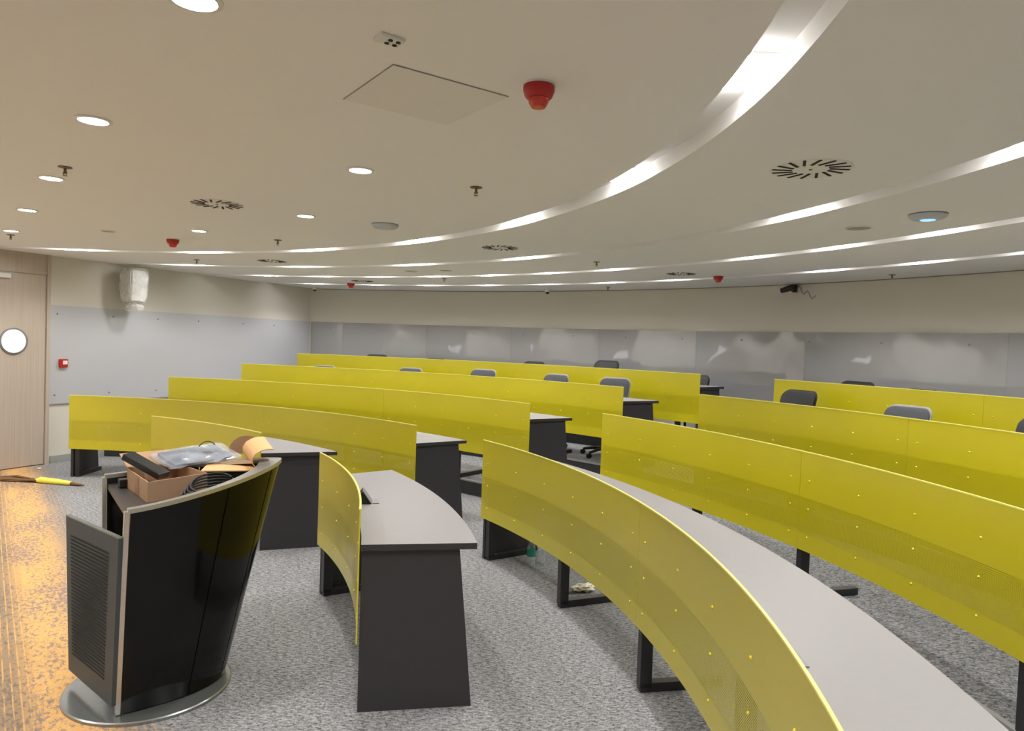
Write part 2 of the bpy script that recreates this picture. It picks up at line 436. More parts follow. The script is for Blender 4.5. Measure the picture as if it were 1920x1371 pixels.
T_H, P_B, DEP = 0.9036, 0.3126, 0.518
def desk(label, k, aL, aR, segs, legs, aLr=None, aRr=None, ends='LR'):
    r, z = RR[k], ZT[k]
    aLr = aL if aLr is None else aLr; aRr = aR if aRr is None else aRr
    am = (aL + aR) / 2; org = pol(r + 0.26, am, z)
    root = thing('lecture_desk', label, 'desk', org, 'curved lecture desks with yellow fronts')
    def W(b, name, mat, parent=root, smooth=None): return b.build(name, mat, parent, org, smooth)
    n = max(12, int(abs(aL - aR) / 0.8))
    A = arc(r + 0.008, aL - 0.05, aR, n); B = arc(r + DEP, aLr, aRr, n)
    b = MB(); b.strip(A, B, z + 0.722, z + 0.75)
    for f in b.bm.faces:
        f.material_index = 0 if min(v.co.z for v in f.verts) > z + 0.74 else 1
    W(b, 'worktop', ['worktop_grey', 'edge_dark'])
    # yellow sheet-steel front, in segments
    cuts = [aL] + segs + [aR]
    for i in range(len(cuts) - 1):
        g = math.degrees(0.0012 / r); a0 = cuts[i] - (g if i else 0); a1 = cuts[i + 1] + (g if i < len(cuts) - 2 else 0)
        L = math.radians(abs(a0 - a1)) * r; m = max(10, int(abs(a0 - a1) / 0.7))
        b = MB(); uvl = b.bm.loops.layers.uv.new('UVMap')
        b.strip(arc(r - 0.003, a0, a1, m), arc(r + 0.003, a0, a1, m), z + P_B, z + T_H)
        for f in b.bm.faces:
            for lp in f.loops:
                co = lp.vert.co; a = math.degrees(math.atan2(co.y - CY, co.x - CX))
                lp[uvl].uv = (math.radians(a0 - a) * r, co.z - z - P_B)
        fp = W(b, 'front_panel', 'yellow_perforated', smooth=30)
        b = MB(); b.strip(arc(r - 0.0045, a0, a1, m), arc(r + 0.0045, a0, a1, m), z + T_H - 0.001, z + T_H + 0.005); W(b, 'edge_highlight', 'yellow_edge_lit', fp, 30)  # pale strip added for the light caught along the sheet's top edge
        ncol = max(2, round((L - 0.16) / 0.395) + 1)
        for c in range(ncol):
            a = a0 - math.degrees((0.08 + (L - 0.16) * c / (ncol - 1)) / r)
            for zz in (0.736, 0.567, 0.398):
                rivet(pol(r - 0.0032, a, z + zz) - org, -(pol(1, a) - pol(0, 0)), fp)
    # solid raked end panels
    for e in ends:
        a, ar, sg = (aL, aLr, -1) if e == 'L' else (aR, aRr, 1)
        p0 = pol(r + 0.012, a).to_2d(); p1 = pol(r + DEP, ar).to_2d(); d = (p1 - p0).normalized()
        ln = (p1 - p0).length; t = Vector((-d.y, d.x)) * sg
        if t.dot(pol(r, am).to_2d() - p0) < 0: t = -t
        def pt(dist, off, zz): q = p0 + d * dist + t * off; return Vector((q.x, q.y, z + zz))
        prof = [(0.0, 0.0), (ln - 0.002, 0.0), (ln - 0.075, 0.712), (0.0, 0.712)]
        b = MB(); b.loft([[pt(x, 0.018, zz) for x, zz in prof], [pt(x, 0.046, zz) for x, zz in prof]], True, True)
        W(b, 'end_panel', 'panel_dark')
        b = MB(); b.loft([[pt(x, 0.012, zz) for x, zz in ((0.0, 0.712), (ln - 0.08, 0.712), (ln - 0.08, 0.722), (0.0, 0.722))], [pt(x, 0.06, zz) for x, zz in ((0.0, 0.712), (ln - 0.08, 0.712), (ln - 0.08, 0.722), (0.0, 0.722))]], True, True)
        W(b, 'end_batten', 'edge_dark')
    # steel legs: post and foot
    for a in legs:
        c = pol(r + 0.045, a, z); rot = rotz(math.radians(a))
        b = MB(); b.box((0.06, 0.05, 0.70), c + Vector((0, 0, 0.37)), rot, 0.003)
        b.box((0.40, 0.045, 0.035), pol(r + 0.23, a, z + 0.703), rot)
        lg = W(b, 'leg', 'steel_black')
        b = MB(); b.box((0.43, 0.05, 0.045), pol(r + 0.235, a, z + 0.0235), rot, 0.003); W(b, 'foot', 'steel_black', lg)
    b = MB(); b.strip(arc(r + 0.02, aL - 0.6, aR + 0.6, n), arc(r + 0.032, aL - 0.6, aR + 0.6, n), z + 0.60, z + 0.70); W(b, 'frame_rail', 'steel_black')
    return root

dA = desk('short yellow-fronted desk in the front row, its grey end panel nearest the camera', 0, 32.3, 10.5, [], [31.3], 33.0, 10.5)
dB = desk('short yellow-fronted desk in the front row, half hidden behind the black lectern', 0, 67.3, 46.8, [], [66.4, 57.0], 67.6, 43.8)
dC = desk('second-row desk, low at far left beside the door wall', 1, 91.5, 44.4, [66.9], [90.6, 79, 66.9, 55], 91.5, 43.7)
dD = desk('large yellow desk curving out of the bottom edge of the photo', 1, 34.2, -11.4, [11.4], [33.4, 22.6, 11.2, -0.4], 34.2, -11.4)
dE = desk('third-row yellow desk right of the aisle, running out of the right edge', 2, 35.35, -1.5, [16.9], [34.6, 25.84, 16.9, 4.0], 35.3, -1.5)
dF = desk('third-row yellow desk left of the aisle, no chairs showing behind it', 2, 87.4, 43.6, [61.6], [86.7, 78, 70, 61.6, 52.5], 87.2, 42.8)
dG = desk('fourth-row yellow desk left of the aisle with five chair backs over it', 3, 84.7, 42.6, [63.8], [84, 77, 70.5, 63.8, 57, 50], 84.5, 41.9)
dH = desk('fourth-row yellow desk right of the aisle with grey chair backs over it', 3, 35.5, 4.9, [20.2], [34.9, 28, 20.2, 12.5], 35.5, 4.9)
dI = desk('back-row yellow desk left of the aisle, farthest desk from the camera', 4, 82.4, 41.2, [61.8], [81.8, 75, 68, 61.8, 55, 48.5, 43.2], 82.2, 41.2)
dJ = desk('back-row yellow desk right of the aisle, in front of the glossy board', 4, 35.2, 8.8, [22.0], [34.6, 28, 22, 15], 35.2, 8.8)

# pop-up power boxes on worktops
def power_box(label, r, a, rz):
    c = pol(r, a, 0.75)
    root = thing('power_box', label, 'power socket', c, 'pop-up power boxes', rz)
    b = MB(); b.loft([[(-0.055, y, 0.0), (0.035, y, 0.0), (-0.01, y, 0.066)] for y in (-0.06, 0.06)], True, True)
    root_b = b.build('socket_housing', 'slot_black', root)
    b = MB(); b.box((0.004, 0.124, 0.082), (0.016, 0, 0.036), Matrix.Rotation(-0.6, 3, 'Y')); b.build('lid', 'grey_plastic', root)
    b = MB(); b.box((0.034, 0.11, 0.005), (0.062, 0.0, 0.0025)); b.build('flange', 'grey_plastic', root)
power_box('small black flip-up power box on the short front desk near the camera', RR[0] + 0.082, 21.7, math.radians(12))
power_box('small dark power box just peeking over the yellow edge of the large curved desk', RR[1] + 0.058, -2.4, math.radians(-2))

# ------------------------------------------------------------------ swivel chairs
def rrect(w, h, r, n=6):
    P = []
    for cx, cz, a0 in ((w / 2 - r, h / 2 - r, 0), (-w / 2 + r, h / 2 - r, 90), (-w / 2 + r, -h / 2 + r, 180), (w / 2 - r, -h / 2 + r, 270)):
        for i in range(n + 1):
            a = math.radians(a0 + 90 * i / n); P.append((cx + r * math.cos(a), cz + r * math.sin(a)))
    return P
def make_chair():
    root = thing('swivel_chair', 'x', 'chair', (0, 0, 0), 'swivel chairs behind the desks')
    # local: sitter faces -x
    b = MB()
    for k in range(5):
        a = 2 * PI * k / 5 + 0.3; d = Vector((math.cos(a), math.sin(a), 0))
        b.tube([d * 0.02 + Vector((0, 0, 0.10)), d * 0.15 + Vector((0, 0, 0.092)), d * 0.29 + Vector((0, 0, 0.066))], [0.026, 0.021, 0.015], 8)
    b.cyl(0.034, 0.028, 0.08, (0, 0, 0.07), 16)
    base = b.build('star_base', 'chair_black', root, smooth=40)
    for k in range(5):
        a = 2 * PI * k / 5 + 0.3; d = Vector((math.cos(a), math.sin(a), 0))
        b = MB(); rx = Matrix.Rotation(PI / 2, 3, 'X')
        R = rotz(a)
        for off in (-0.012, 0.012):
            b.cyl(0.028, 0.028, 0.016, d * 0.30 + R @ Vector((0, off + 0.008, 0)) + Vector((0, 0, 0.028)), 14, R @ rx)
        b.box((0.016, 0.012, 0.045), d * 0.29 + Vector((0, 0, 0.05)), R)
        b.build('caster', 'chair_black', base, smooth=40)
    b = MB(); b.cyl(0.025, 0.025, 0.16, (0, 0, 0.12), 16); b.cyl(0.016, 0.016, 0.2, (0, 0, 0.24), 16); b.build('gas_column', 'chair_black', root, smooth=40)
    b = MB(); P = rrect(0.46, 0.46, 0.11)
    rows = []
    for z, sc in ((0.41, 0.9), (0.425, 0.97), (0.455, 1.0), (0.478, 0.97), (0.485, 0.86)):
        rows.append([(y * sc, x * sc, z) for x, y in P])
    b.loft(rows, True, True); b.build('seat', 'chair_fabric', root, smooth=50)
    def sheet(b, w, h, r, t0, t1, zc, grow=((0, 0.95), (0.25, 1.0), (0.75, 1.0), (1, 0.95))):
        P = rrect(w, h, r); rows = []
        for t, sc in grow:
            row = []
            for x, z in P:
                x *= sc; z *= sc
                bow = 0.045 * (x / 0.22) ** 2
                row.append((0.20 + lerp(t0, t1, t) - bow + 0.16 * (z / 0.5) + 0.03, x, zc + z))
            rows.append(row)
        b.loft(rows, True, True)
    b = MB(); sheet(b, 0.385, 0.41, 0.07, -0.028, 0.0, 0.735); br = b.build('backrest', 'chair_fabric', root, smooth=50)
    b = MB(); sheet(b, 0.405, 0.43, 0.08, 0.0, 0.022, 0.737); b.build('back_shell', 'chair_rim', br, smooth=50)
    b = MB(); b.tube([(0.04, 0, 0.40), (0.20, 0, 0.39), (0.25, 0, 0.44), (0.24, 0, 0.62)], 0.018, 8); b.build('back_bracket', 'chair_black', root, smooth=40)
    return root
proto = make_chair()
# angle, radius offset, top height above the tier, turn, label
CH = [
 (3, 78.4, 0.70, 0.896, 4, 'chair behind the fourth row, the leftmost top edge of a back'),
 (3, 69.1, 0.70, 0.925, -3, 'chair behind the fourth row, second back from the left'),
 (3, 61.0, 0.70, 0.962, 3, 'chair behind the fourth row, third back from the left'),
 (3, 53.5, 0.70, 0.957, -4, 'chair behind the fourth row, second back from the aisle end of the left block'),
 (3, 47.1, 0.70, 0.962, 14, 'chair at the aisle end of the fourth row, side of its back showing'),
 (3, 31.9, 0.70, 0.982, -2, 'black chair nearest the aisle behind the fourth-row desk right of the aisle'),
 (3, 24.5, 0.70, 0.935, 5, 'grey-edged chair second from the aisle behind the fourth-row desk on the right'),
 (3, 17.5, 0.70, 0.955, 0, 'chair cut by the right edge of the photo behind the fourth row'),
 (4, 76.0, 0.69, 0.922, 0, 'dark chair in the back row, leftmost top against the grey board'),
 (4, 69.7, 0.69, 0.898, 5, 'back-row chair with only a thin sliver showing over the yellow'),
 (4, 59.7, 0.69, 0.925, -5, 'dark low chair back mid back row against the grey board'),
 (4, 52.4, 0.69, 0.995, 0, 'tallest black chair back in the back row'),
 (4, 44.2, 0.69, 0.868, 6, 'black chair at the aisle end of the back row, beside its end panel'),
 (4, 32.2, 0.69, 0.915, 0, 'dark chair in the back row right of the aisle, nearest the aisle'),
 (4, 28.4, 0.69, 0.880, -6, 'dark chair sliver in the back row right of the aisle, second from the aisle'),
]
ch_black = [M['chair_black']]
for i, (k, a, dr, top, turn, lab) in enumerate(CH):
    o = proto if i == 0 else copy_tree(proto)
    o.location = pol(RR[k] + dr - 0.22 if k == 4 else RR[k] + dr - 0.12, a, ZT[k]); o.rotation_euler = (0, 0, math.radians(a + turn)); o['label'] = lab
    dz = top - 0.952
    for ch in o.children:
        nm = ch.name.split('.')[0]
        if nm in ('seat', 'backrest', 'back_bracket', 'gas_column'): ch.location.z = dz
# darker shells on the back-row chairs and the chairs right of the aisle
dark_shell = None
for o in list(COL.objects):
    if o.name.split('.')[0] == 'back_shell':
        root = o.parent.parent
        lab = root['label']
        if 'back row' in lab or 'back-row' in lab or 'black chair nearest' in lab or 'right edge' in lab:
            if dark_shell is None:
                dark_shell = o.data.copy(); dark_shell.materials.clear(); dark_shell.materials.append(M['chair_black'])
            o.data = dark_shell
dark_back = None
for o in list(COL.objects):
    if o.name.split('.')[0] == 'backrest' and ('back row' in o.parent['label'] or 'back-row' in o.parent['label'] or 'black' in o.parent['label'] or 'right edge' in o.parent['label']):
        if dark_back is None:
            dark_back = o.data.copy(); dark_back.materials.clear(); dark_back.materials.append(M['chair_black'])
        o.data = dark_back

# ------------------------------------------------------------------ ceiling fittings
def on_ceiling(x, y): return Vector((x, y, ZC))
def make_downlight(label, x, y):
    root = thing('downlight', label, 'ceiling light', (x, y, ZC), 'round recessed downlights')
    b = MB(); b.lathe([(0.070, -0.001), (0.070, -0.006), (0.056, -0.008), (0.054, -0.001)], 32); b.build('trim_ring', 'white_plastic', root, smooth=40)
    b = MB(); b.lathe([(0, -0.0045), (0.055, -0.0045)], 24); b.build('lens', 'lamp_lens', root)
    return root
def spot(name, p, power, angle, blend, size, col=(1, 0.975, 0.95)):
    l = bpy.data.lights.new(name, 'SPOT'); l.energy = power; l.spot_size = math.radians(angle); l.spot_blend = blend; l.shadow_soft_size = size; l.color = col
    o = bpy.data.objects.new(name, l); COL.objects.link(o); o.location = p; return o
P_DOWN, P_COVE = 48.0, 40.0
DL = [(-0.846, 1.831, 'downlight cut by the top edge of the photo'),
      (-1.746, 2.906, 'largest downlight at upper left of the photo'),
      (-2.670, 4.053, 'downlight beside a sprinkler at left, second of the left line'),
      (-3.588, 5.186, 'third downlight of the left line, near the left edge'),
      (-4.529, 6.342, 'farthest downlight of the left line, above the door'),
      (-0.803, 3.597, 'downlight left of a lone sprinkler, nearest of the middle line'),
      (-1.497, 5.010, 'middle downlight just above the flat white access point'),
      (-2.659, 5.925, 'downlight beside the small red detector at left')]
for x, y, lab in DL:
    make_downlight(lab, x, y); spot('downlight_beam', (x, y, ZC - 0.012), P_DOWN, 104, 0.6, 0.04)
fl = [cc + axd * 1.25 + Vector((-axd.y, axd.x)) * v for v in (-2.6, -1.3, 0.0, 1.3, 2.6)]  # added row of lamps washing the front wall, lifting ceiling and desk fronts
for x, y in [(-0.1, 0.95), (-1.6, 1.3), (-2.9, 2.0), (-3.9, 3.4), (-4.9, 4.6)] + [(p.x, p.y) for p in fl]:
    root = make_downlight('unseen downlight over the stage, added to light the room', x, y); spot('downlight_beam', (x, y, ZC - 0.012), P_DOWN * (1.0 if (Vector((x, y)) - cc).dot(axd) < 1.3 else 0.8), 112, 0.7, 0.04)

for s_ in (6.0, 6.9, 7.8, 8.7):  # added wall-wash lamps, brightening what the back board reflects
    q_ = wl(s_, 0.45, ZC); make_downlight('unseen downlight added along the left wall to brighten its white board', q_.x, q_.y); spot('downlight_beam', (q_.x, q_.y, ZC - 0.012), 70, 120, 0.7, 0.04)
cove_angles = [
 [(0.6 + 15.05 * k, True) for k in range(-1, 7)],
 [(4.9 + 13.47 * k, k != 2) for k in range(-1, 7)],
 [(12.5 + 6.33 * k, k != 4) for k in range(-2, 13)],
 [(20.0 + 6.08 * k, k != 3) for k in range(-3, 11)]]
rows_txt = ['nearest the camera', 'of the second ring', 'of the third ring', 'of the ring along the back wall']
names = ['first', 'second', 'third', 'fourth', 'fifth', 'sixth', 'seventh', 'eighth', 'ninth', 'tenth', 'eleventh', 'twelfth', 'thirteenth', 'fourteenth', 'fifteenth']
cove_proto = [None, None]
for q, lst in enumerate(cove_angles):
    r = sum(COVES[q]) / 2
    lit = [a for a, on in lst if on and (pol(r, a).to_2d() - WL0).dot(WN) > 0.22 and (pol(r, a).to_2d() - RB).dot(mirror(WL0 + WN) - RB) > 0.22]
    for a in lit:
        idx = len([x for x in lit if x > a])
        lab = 'recessed cove light %s, %s from the left wall' % (rows_txt[q], names[idx])
        p = pol(r, a, ZC + COVE_D)
        j = 0 if q < 2 else 1; L = (0.26, 0.15)[j]
        if cove_proto[j] is None:
            root = cove_proto[j] = thing('cove_light', lab, 'ceiling light', p, 'recessed lights in the ceiling coves')
            b = MB(); b.box((0.124, L - 0.002, 0.012), (0, 0, -0.006)); b.build('housing', 'white_plastic', root)
            b = MB(); b.box((0.124, L, 0.014), (0, 0, -0.0195), None, 0.003); b.build('lens', 'cove_lens', root)
        else:
            root = copy_tree(cove_proto[j]); root['label'] = lab
        root.location = p; root.rotation_euler = (0, 0, math.radians(a))
        spot('cove_beam', p + Vector((0, 0, -0.03)), P_COVE * (0.9, 1.0, 0.8, 0.8)[q], 128, 0.55, 0.025)

def diffuser(label, x, y, R=0.155, rz=0.0):
    root = thing('swirl_diffuser', label, 'air vent', (x, y, ZC), 'swirl air diffusers', rz)
    b = MB(); b.lathe([(0, -0.004), (R * 1.06, -0.004), (R * 1.08, 0.0)], 40); b.build('face_plate', 'ceiling_panel', root)
    b = MB()
    for k in range(16):
        a = 2 * PI * k / 16; R3 = rotz(a)
        c = R3 @ Vector((R * 0.74, 0.06 * R, -0.0055))
        b.box((R * 0.54, R * 0.075, 0.003), c, rotz(a + 0.32))
    b.build('vane_slots', 'slot_black', root)
    b = MB(); b.cyl(0.008, 0.008, 0.004, (0, 0, -0.008), 12); b.build('screw', 'grey_plastic', root)
diffuser('large swirl diffuser at right between the two nearest coves', 1.340, 3.267, 0.168, 0.1)
diffuser('swirl diffuser at left beside the downlights', -1.985, 4.681, 0.16, 0.4)
diffuser('swirl diffuser in the middle, just behind the nearest cove', -0.147, 6.31, 0.16, 0.2)
diffuser('swirl diffuser at left behind the nearest cove, near the left wall', -2.80, 8.127, 0.16, 0.3)
diffuser('far swirl diffuser beside a red detector near the back left corner', -2.269, 10.50, 0.16, 0.0)
diffuser('far swirl diffuser beside the red detector on the right', 1.857, 7.926, 0.16, 0.2)

def detector(label, x, y, R=0.052):
    root = thing('smoke_detector', label, 'smoke detector', (x, y, ZC), 'red ceiling fire detectors')
    b = MB(); b.lathe([(R * 1.02, 0), (R * 1.02, -0.006), (R * 0.9, -0.008), (0, -0.008)], 32); b.build('mount', 'white_plastic', root)
    b = MB(); b.lathe([(R, -0.008), (R * 1.0, -0.022), (R * 0.86, -0.042), (R * 0.74, -0.048), (0, -0.048)], 32); bd = b.build('body', 'red_plastic', root, smooth=35)
    b = MB(); b.lathe([(R * 0.66, -0.048), (R * 0.62, -0.062), (R * 0.44, -0.076), (0, -0.078)], 32); b.build('sounder_cap', 'red_clear', root, smooth=35)
detector('red fire detector near the ceiling hatch, largest in the photo', 0.056, 2.340)
detector('red fire detector at left between two downlights', -3.169, 6.528, 0.055)
detector('red fire detector at the far back left, beside a diffuser', -2.547, 10.98, 0.06)
detector('red fire detector at the far right, beside a diffuser', 2.300, 8.009, 0.055)

def sprinkler(label, x, y):
    root = thing('sprinkler', label, 'sprinkler', (x, y, ZC), 'ceiling sprinkler heads')
    b = MB(); b.lathe([(0.034, 0), (0.034, -0.004), (0.02, -0.008), (0, -0.008)], 24); b.build('escutcheon', 'brass_dull', root, smooth=40)
    b = MB(); b.cyl(0.007, 0.007, 0.03, (0, 0, -0.036), 12)
    for s in (-1, 1): b.tube([(0.004 * s, 0, -0.02), (0.011 * s, 0, -0.032), (0.004 * s, 0, -0.044)], 0.002, 6)
    b.cyl(0.012, 0.012, 0.002, (0, 0, -0.048), 16); b.build('head', 'brass_dull', root, smooth=40)
for x, y, lab in ((-2.413, 3.774, 'sprinkler beside the second downlight at upper left'), (-0.232, 3.906, 'lone sprinkler in the middle of the near ceiling'),
                  (-4.745, 6.639, 'sprinkler at far left above the door'), (-2.138, 6.343, 'sprinkler in front of the nearest cove, left of the access point'),
                  (-3.747, 8.309, 'sprinkler between the coves near the left wall'), (0.815, 7.117, 'sprinkler between the second and third coves in the middle'),
                  (3.891, 7.305, 'sprinkler close to the back wall at right'), (-0.963, 9.60, 'sprinkler between the two back coves at left'), (1.320, 10.016, 'sprinkler close to the back wall in the middle')):
    sprinkler(lab, x, y)

def access_point(label, x, y, R=0.085, led=True):
    root = thing('wireless_access_point', label, 'access point', (x, y, ZC), 'round white wireless access points')
    b = MB(); b.lathe([(R * 1.06, 0), (R * 1.06, -0.006), (0, -0.006)], 40); b.build('mount_plate', 'grey_plastic', root)
    b = MB(); b.lathe([(R * 1.05, -0.006), (R, -0.018), (R * 0.8, -0.030), (R * 0.45, -0.034), (0, -0.034)], 40); b.build('shell', 'ap_shell', root, smooth=40)
    if led:
        b = MB(); b.lathe([(R * 0.42, -0.0345), (R * 0.38, -0.0365), (0, -0.037)], 32); b.build('status_light', 'led_blue', root)
access_point('flat round white access point in front of the nearest cove', -0.983, 5.28, 0.095, False)
access_point('white access point with a glowing blue centre at right', 2.431, 4.201, 0.10, True)
def ceiling_speaker(label, x, y, R=0.085):
    root = thing('ceiling_speaker', label, 'speaker', (x, y, ZC), 'flush round ceiling speakers')
    b = MB(); b.lathe([(R, 0), (R, -0.005), (R * 0.9, -0.007), (R * 0.88, -0.003)], 36); b.build('bezel', 'ceiling_panel', root, smooth=40)
    b = MB(); b.lathe([(R * 0.9, -0.004), (0, -0.005)], 36); b.build('grille', 'skirting_grey', root)
ceiling_speaker('flush round speaker beside the blue-lit access point', 2.272, 4.715)
ceiling_speaker('flush round speaker left of the red detector at left', -3.549, 6.152, 0.06)
ceiling_speaker('far flush round speaker between the middle coves, left one', -1.287, 8.75)
ceiling_speaker('far flush round speaker between the middle coves, right one', -0.836, 8.50)

# access hatch and small square plate
hp = [Vector((-0.401, 2.214)), Vector((-0.048, 2.460)), Vector((-0.290, 2.801)), Vector((-0.635, 2.547))]
ctr = sum(hp, Vector((0, 0))) / 4
root = thing('ceiling_hatch', 'square flush access hatch in the ceiling near the red detector', 'access hatch', (ctr.x, ctr.y, ZC))
def grow(P, g): return [ctr + (p - ctr) * g for p in P]
b = MB(); b.prism(hp, ZC - 0.004, ZC - 0.0005); b.build('hatch_panel', 'ceiling_panel', root, (ctr.x, ctr.y, ZC))
b = MB(); o4, i4 = grow(hp, 1.012), hp
b.loft([[(p.x, p.y, ZC - z) for p in o4] for z in (0.0005,)] + [[(p.x, p.y, ZC - 0.0025) for p in o4], [(p.x, p.y, ZC - 0.0025) for p in i4]], True); b.build('hatch_frame', 'nosing_grey', root, (ctr.x, ctr.y, ZC))
root = thing('ceiling_sensor', 'small square white plate with four dark holes beside the ceiling hatch', 'sensor', (-0.381, 2.026, ZC), None, math.radians(36))
b = MB(); b.box((0.075, 0.055, 0.010), (0, 0, -0.005), None, 0.002); b.build('plate', 'white_plastic', root)
b = MB()
for sx in (-1, 1):
    for sy in (-1, 1): b.cyl(0.007, 0.007, 0.003, (sx * 0.012 + 0.01, sy * 0.012, -0.0125), 12)
b.build('holes', 'slot_black', root)

# ------------------------------------------------------------------ wall fittings
# wall speaker still wrapped in plastic
c = wl(3.62, 0.0, 2.17)
root = thing('wall_speaker', 'white loudspeaker wrapped in clear plastic high on the left wall', 'speaker', c)
def wloc(s, o, z): return Vector(wl(3.62 + s, o, 2.17 + z))
def wloft(b, secs):
    """secs: list of (z, s0, s1, o0, o1)"""
    b.loft([[wloc(s0, o0, z), wloc(s1, o0, z), wloc(s1, o1, z), wloc(s0, o1, z)] for z, s0, s1, o0, o1 in secs], True, True)
b = MB(); wloft(b, [(-0.16, -0.09, 0.11, 0.13, 0.30), (-0.10, -0.11, 0.13, 0.12, 0.33), (0.2, -0.12, 0.14, 0.12, 0.36), (0.25, -0.10, 0.12, 0.13, 0.33)])
bmesh.ops.bevel(b.bm, geom=list(b.bm.edges), offset=0.018, segments=2, affect='EDGES'); b.build('cabinet', 'white_plastic', root, c, smooth=40)
b = MB(); wloft(b, [(0.0, -0.03, 0.05, 0.0, 0.15), (0.08, -0.03, 0.05, 0.0, 0.15)]); b.build('bracket', 'white_plastic', root, c)
b = MB(); random.seed(3); rows = []
for i, (z, g) in enumerate(((0.275, 0.3), (0.268, 0.86), (0.2, 0.97), (0.08, 0.95), (-0.06, 0.90), (-0.15, 0.80), (-0.185, 0.50), (-0.215, 0.70), (-0.26, 0.60), (-0.285, 0.25))):
    row = []
    for k in range(20):
        a = 2 * PI * k / 20; j = 1 + random.uniform(-0.02, 0.02) * (4 if z < -0.15 else 1)
        sx = 0.16 * g * j * math.copysign(abs(math.cos(a)) ** 0.6, math.cos(a)); so = 0.15 * g * j * math.copysign(abs(math.sin(a)) ** 0.6, math.sin(a))
        row.append(wloc(0.01 + sx, 0.235 + so, z + random.uniform(-0.01, 0.01)))
    rows.append(row)
b.loft(rows, True, True); b.build('plastic_wrap', 'plastic_film', root, c)
# fire call point
c = wl(4.40, 0.012, 1.213)
root = thing('fire_call_point', 'small square red fire call point on the left wall near the door', 'fire alarm', c)
def lbox(b, s0, s1, o0, o1, z0, z1): wbox(b, s0, s1, o0, o1, z0, z1)
b = MB(); lbox(b, 4.35, 4.45, 0.012, 0.045, 1.163, 1.263); bmesh.ops.bevel(b.bm, geom=list(b.bm.edges), offset=0.004, segments=1, affect='EDGES'); b.build('housing', 'red_plastic', root, c)
b = MB(); lbox(b, 4.36, 4.415, 0.045, 0.048, 1.200, 1.245); b.build('press_panel', 'call_white', root, c)
# cameras near the back ceiling line
def dome(label, p):
    root = thing('dome_camera', label, 'camera', p, 'small white security cameras')
    b = MB(); b.lathe([(0.042, 0), (0.042, -0.035), (0.034, -0.045), (0, -0.045)], 24); b.build('housing', 'white_plastic', root, smooth=40)
    b = MB(); b.lathe([(0.032, -0.045), (0.026, -0.062), (0.012, -0.072), (0, -0.074)], 24); b.build('lens_dome', 'slot_black', root, smooth=60)
dome('small white dome camera at the ceiling in the back left corner', (-3.44, 12.16, ZC))
dome('small white dome camera at the ceiling mid back wall', (0.500, 10.82, ZC))
p = pol(RBACK, 38.0, 2.42); inn = -(pol(1, 38.0) - pol(0, 0)); tg = Vector((-math.sin(math.radians(38)), math.cos(math.radians(38)), 0))
root = thing('wall_camera', 'small black camera on the back wall with loose cable beside it', 'camera', p)
b = MB(); b.box((0.05, 0.05, 0.09), p + inn * 0.03 + Vector((0, 0, 0.02)), rotz(math.radians(38)), 0.004); b.tube([p + inn * 0.04, p + inn * 0.1, p + inn * 0.13 + Vector((0, 0, 0.01))], 0.015, 8); b.build('wall_mount', 'cable_black', root, p)
b = MB(); q = p + inn * 0.15; b.tube([q - tg * 0.06 + Vector((0, 0, 0.03)), q + tg * 0.02 + Vector((0, 0, 0.01)), q + tg * 0.1 - Vector((0, 0, 0.01))], [0.034, 0.036, 0.03], 14); cam_b = b.build('camera_body', 'cable_black', root, p, smooth=40)
b = MB(); pts = [p + inn * 0.02 - tg * (0.03 + 0.022 * i) + Vector((0, 0, 0.03 + 0.035 * math.sin(i * 1.25) - 0.012 * i)) for i in range(12)]
b.tube(pts, 0.004, 6); b.build('cable', 'grey_plastic', root, p, smooth=60)

# ------------------------------------------------------------------ lectern
LO = Vector((-1.753, 3.127)); LU = Vector((0.811, 0.585)); LV = Vector((-0.585, 0.811))
def lp(u, v, z): q = LO + LU * u + LV * v; return Vector((q.x, q.y, z))
lorg = lp(0.15, 0, 0)
lect = thing('lectern', 'glossy black lectern with a curved steel rim on a round steel base', 'lectern', lorg)
def LW(b, name, mat, parent=lect, smooth=None): return b.build(name, mat, parent, lorg, smooth)
UT, WT, UB, WB = 0.735, 0.415, 0.485, 0.252
def hull(s, t, inset=0.0):
    """s in [-1,1]: near edge -1, tip 0, far edge 1; t 0 bottom .. 1 top"""
    x = 1 - abs(s); sg = 1 if s > 0 else -1
    x = math.sin(x * PI / 2) ** 1.0
    ut, wt = UT * x, WT * max(0.0, 1 - x ** 1.75) ** 0.72
    ub, wb = UB * x, WB * max(0.0, 1 - x ** 2.7) ** 0.5
    zt = 0.918 + 0.095 * x ** 1.2
    u, w = lerp(ub, ut, t), lerp(wb, wt, t)
    # inset towards the inside
    if inset:
        k = 1 - inset / 0.40; w = max(0.0, w - inset * (1 - 0.0 * x)) if x < 0.9 else w * max(0.0, 1 - inset / max(w, 0.05)) ; u = u - inset * x ** 3 * 1.3
        w = max(w, 0.0)
    return u, sg * w, lerp(0.022, zt, t)
def hull_panel(name, s0, s1, mat, n=24, inset=0.018, t1=1.0, out=0.0):
    rows = []
    for i in range(n + 1):
        s = lerp(s0, s1, i / n)
        ring = []
        for t in (0.0, 0.33, 0.66, t1): u, v, z = hull(s, t, -out if out else 0.0); ring.append(lp(u, v, z))
        for t in (t1, 0.66, 0.33, 0.0): u, v, z = hull(s, t, inset); ring.append(lp(u, v, z))
        rows.append(ring)
    b = MB(); b.loft(rows, True, True); return LW(b, name, mat, smooth=35)
SE = 0.62
hull_panel('side_panel', -0.992, -SE, 'gloss_black'); hull_panel('side_panel', SE, 0.992, 'gloss_black')
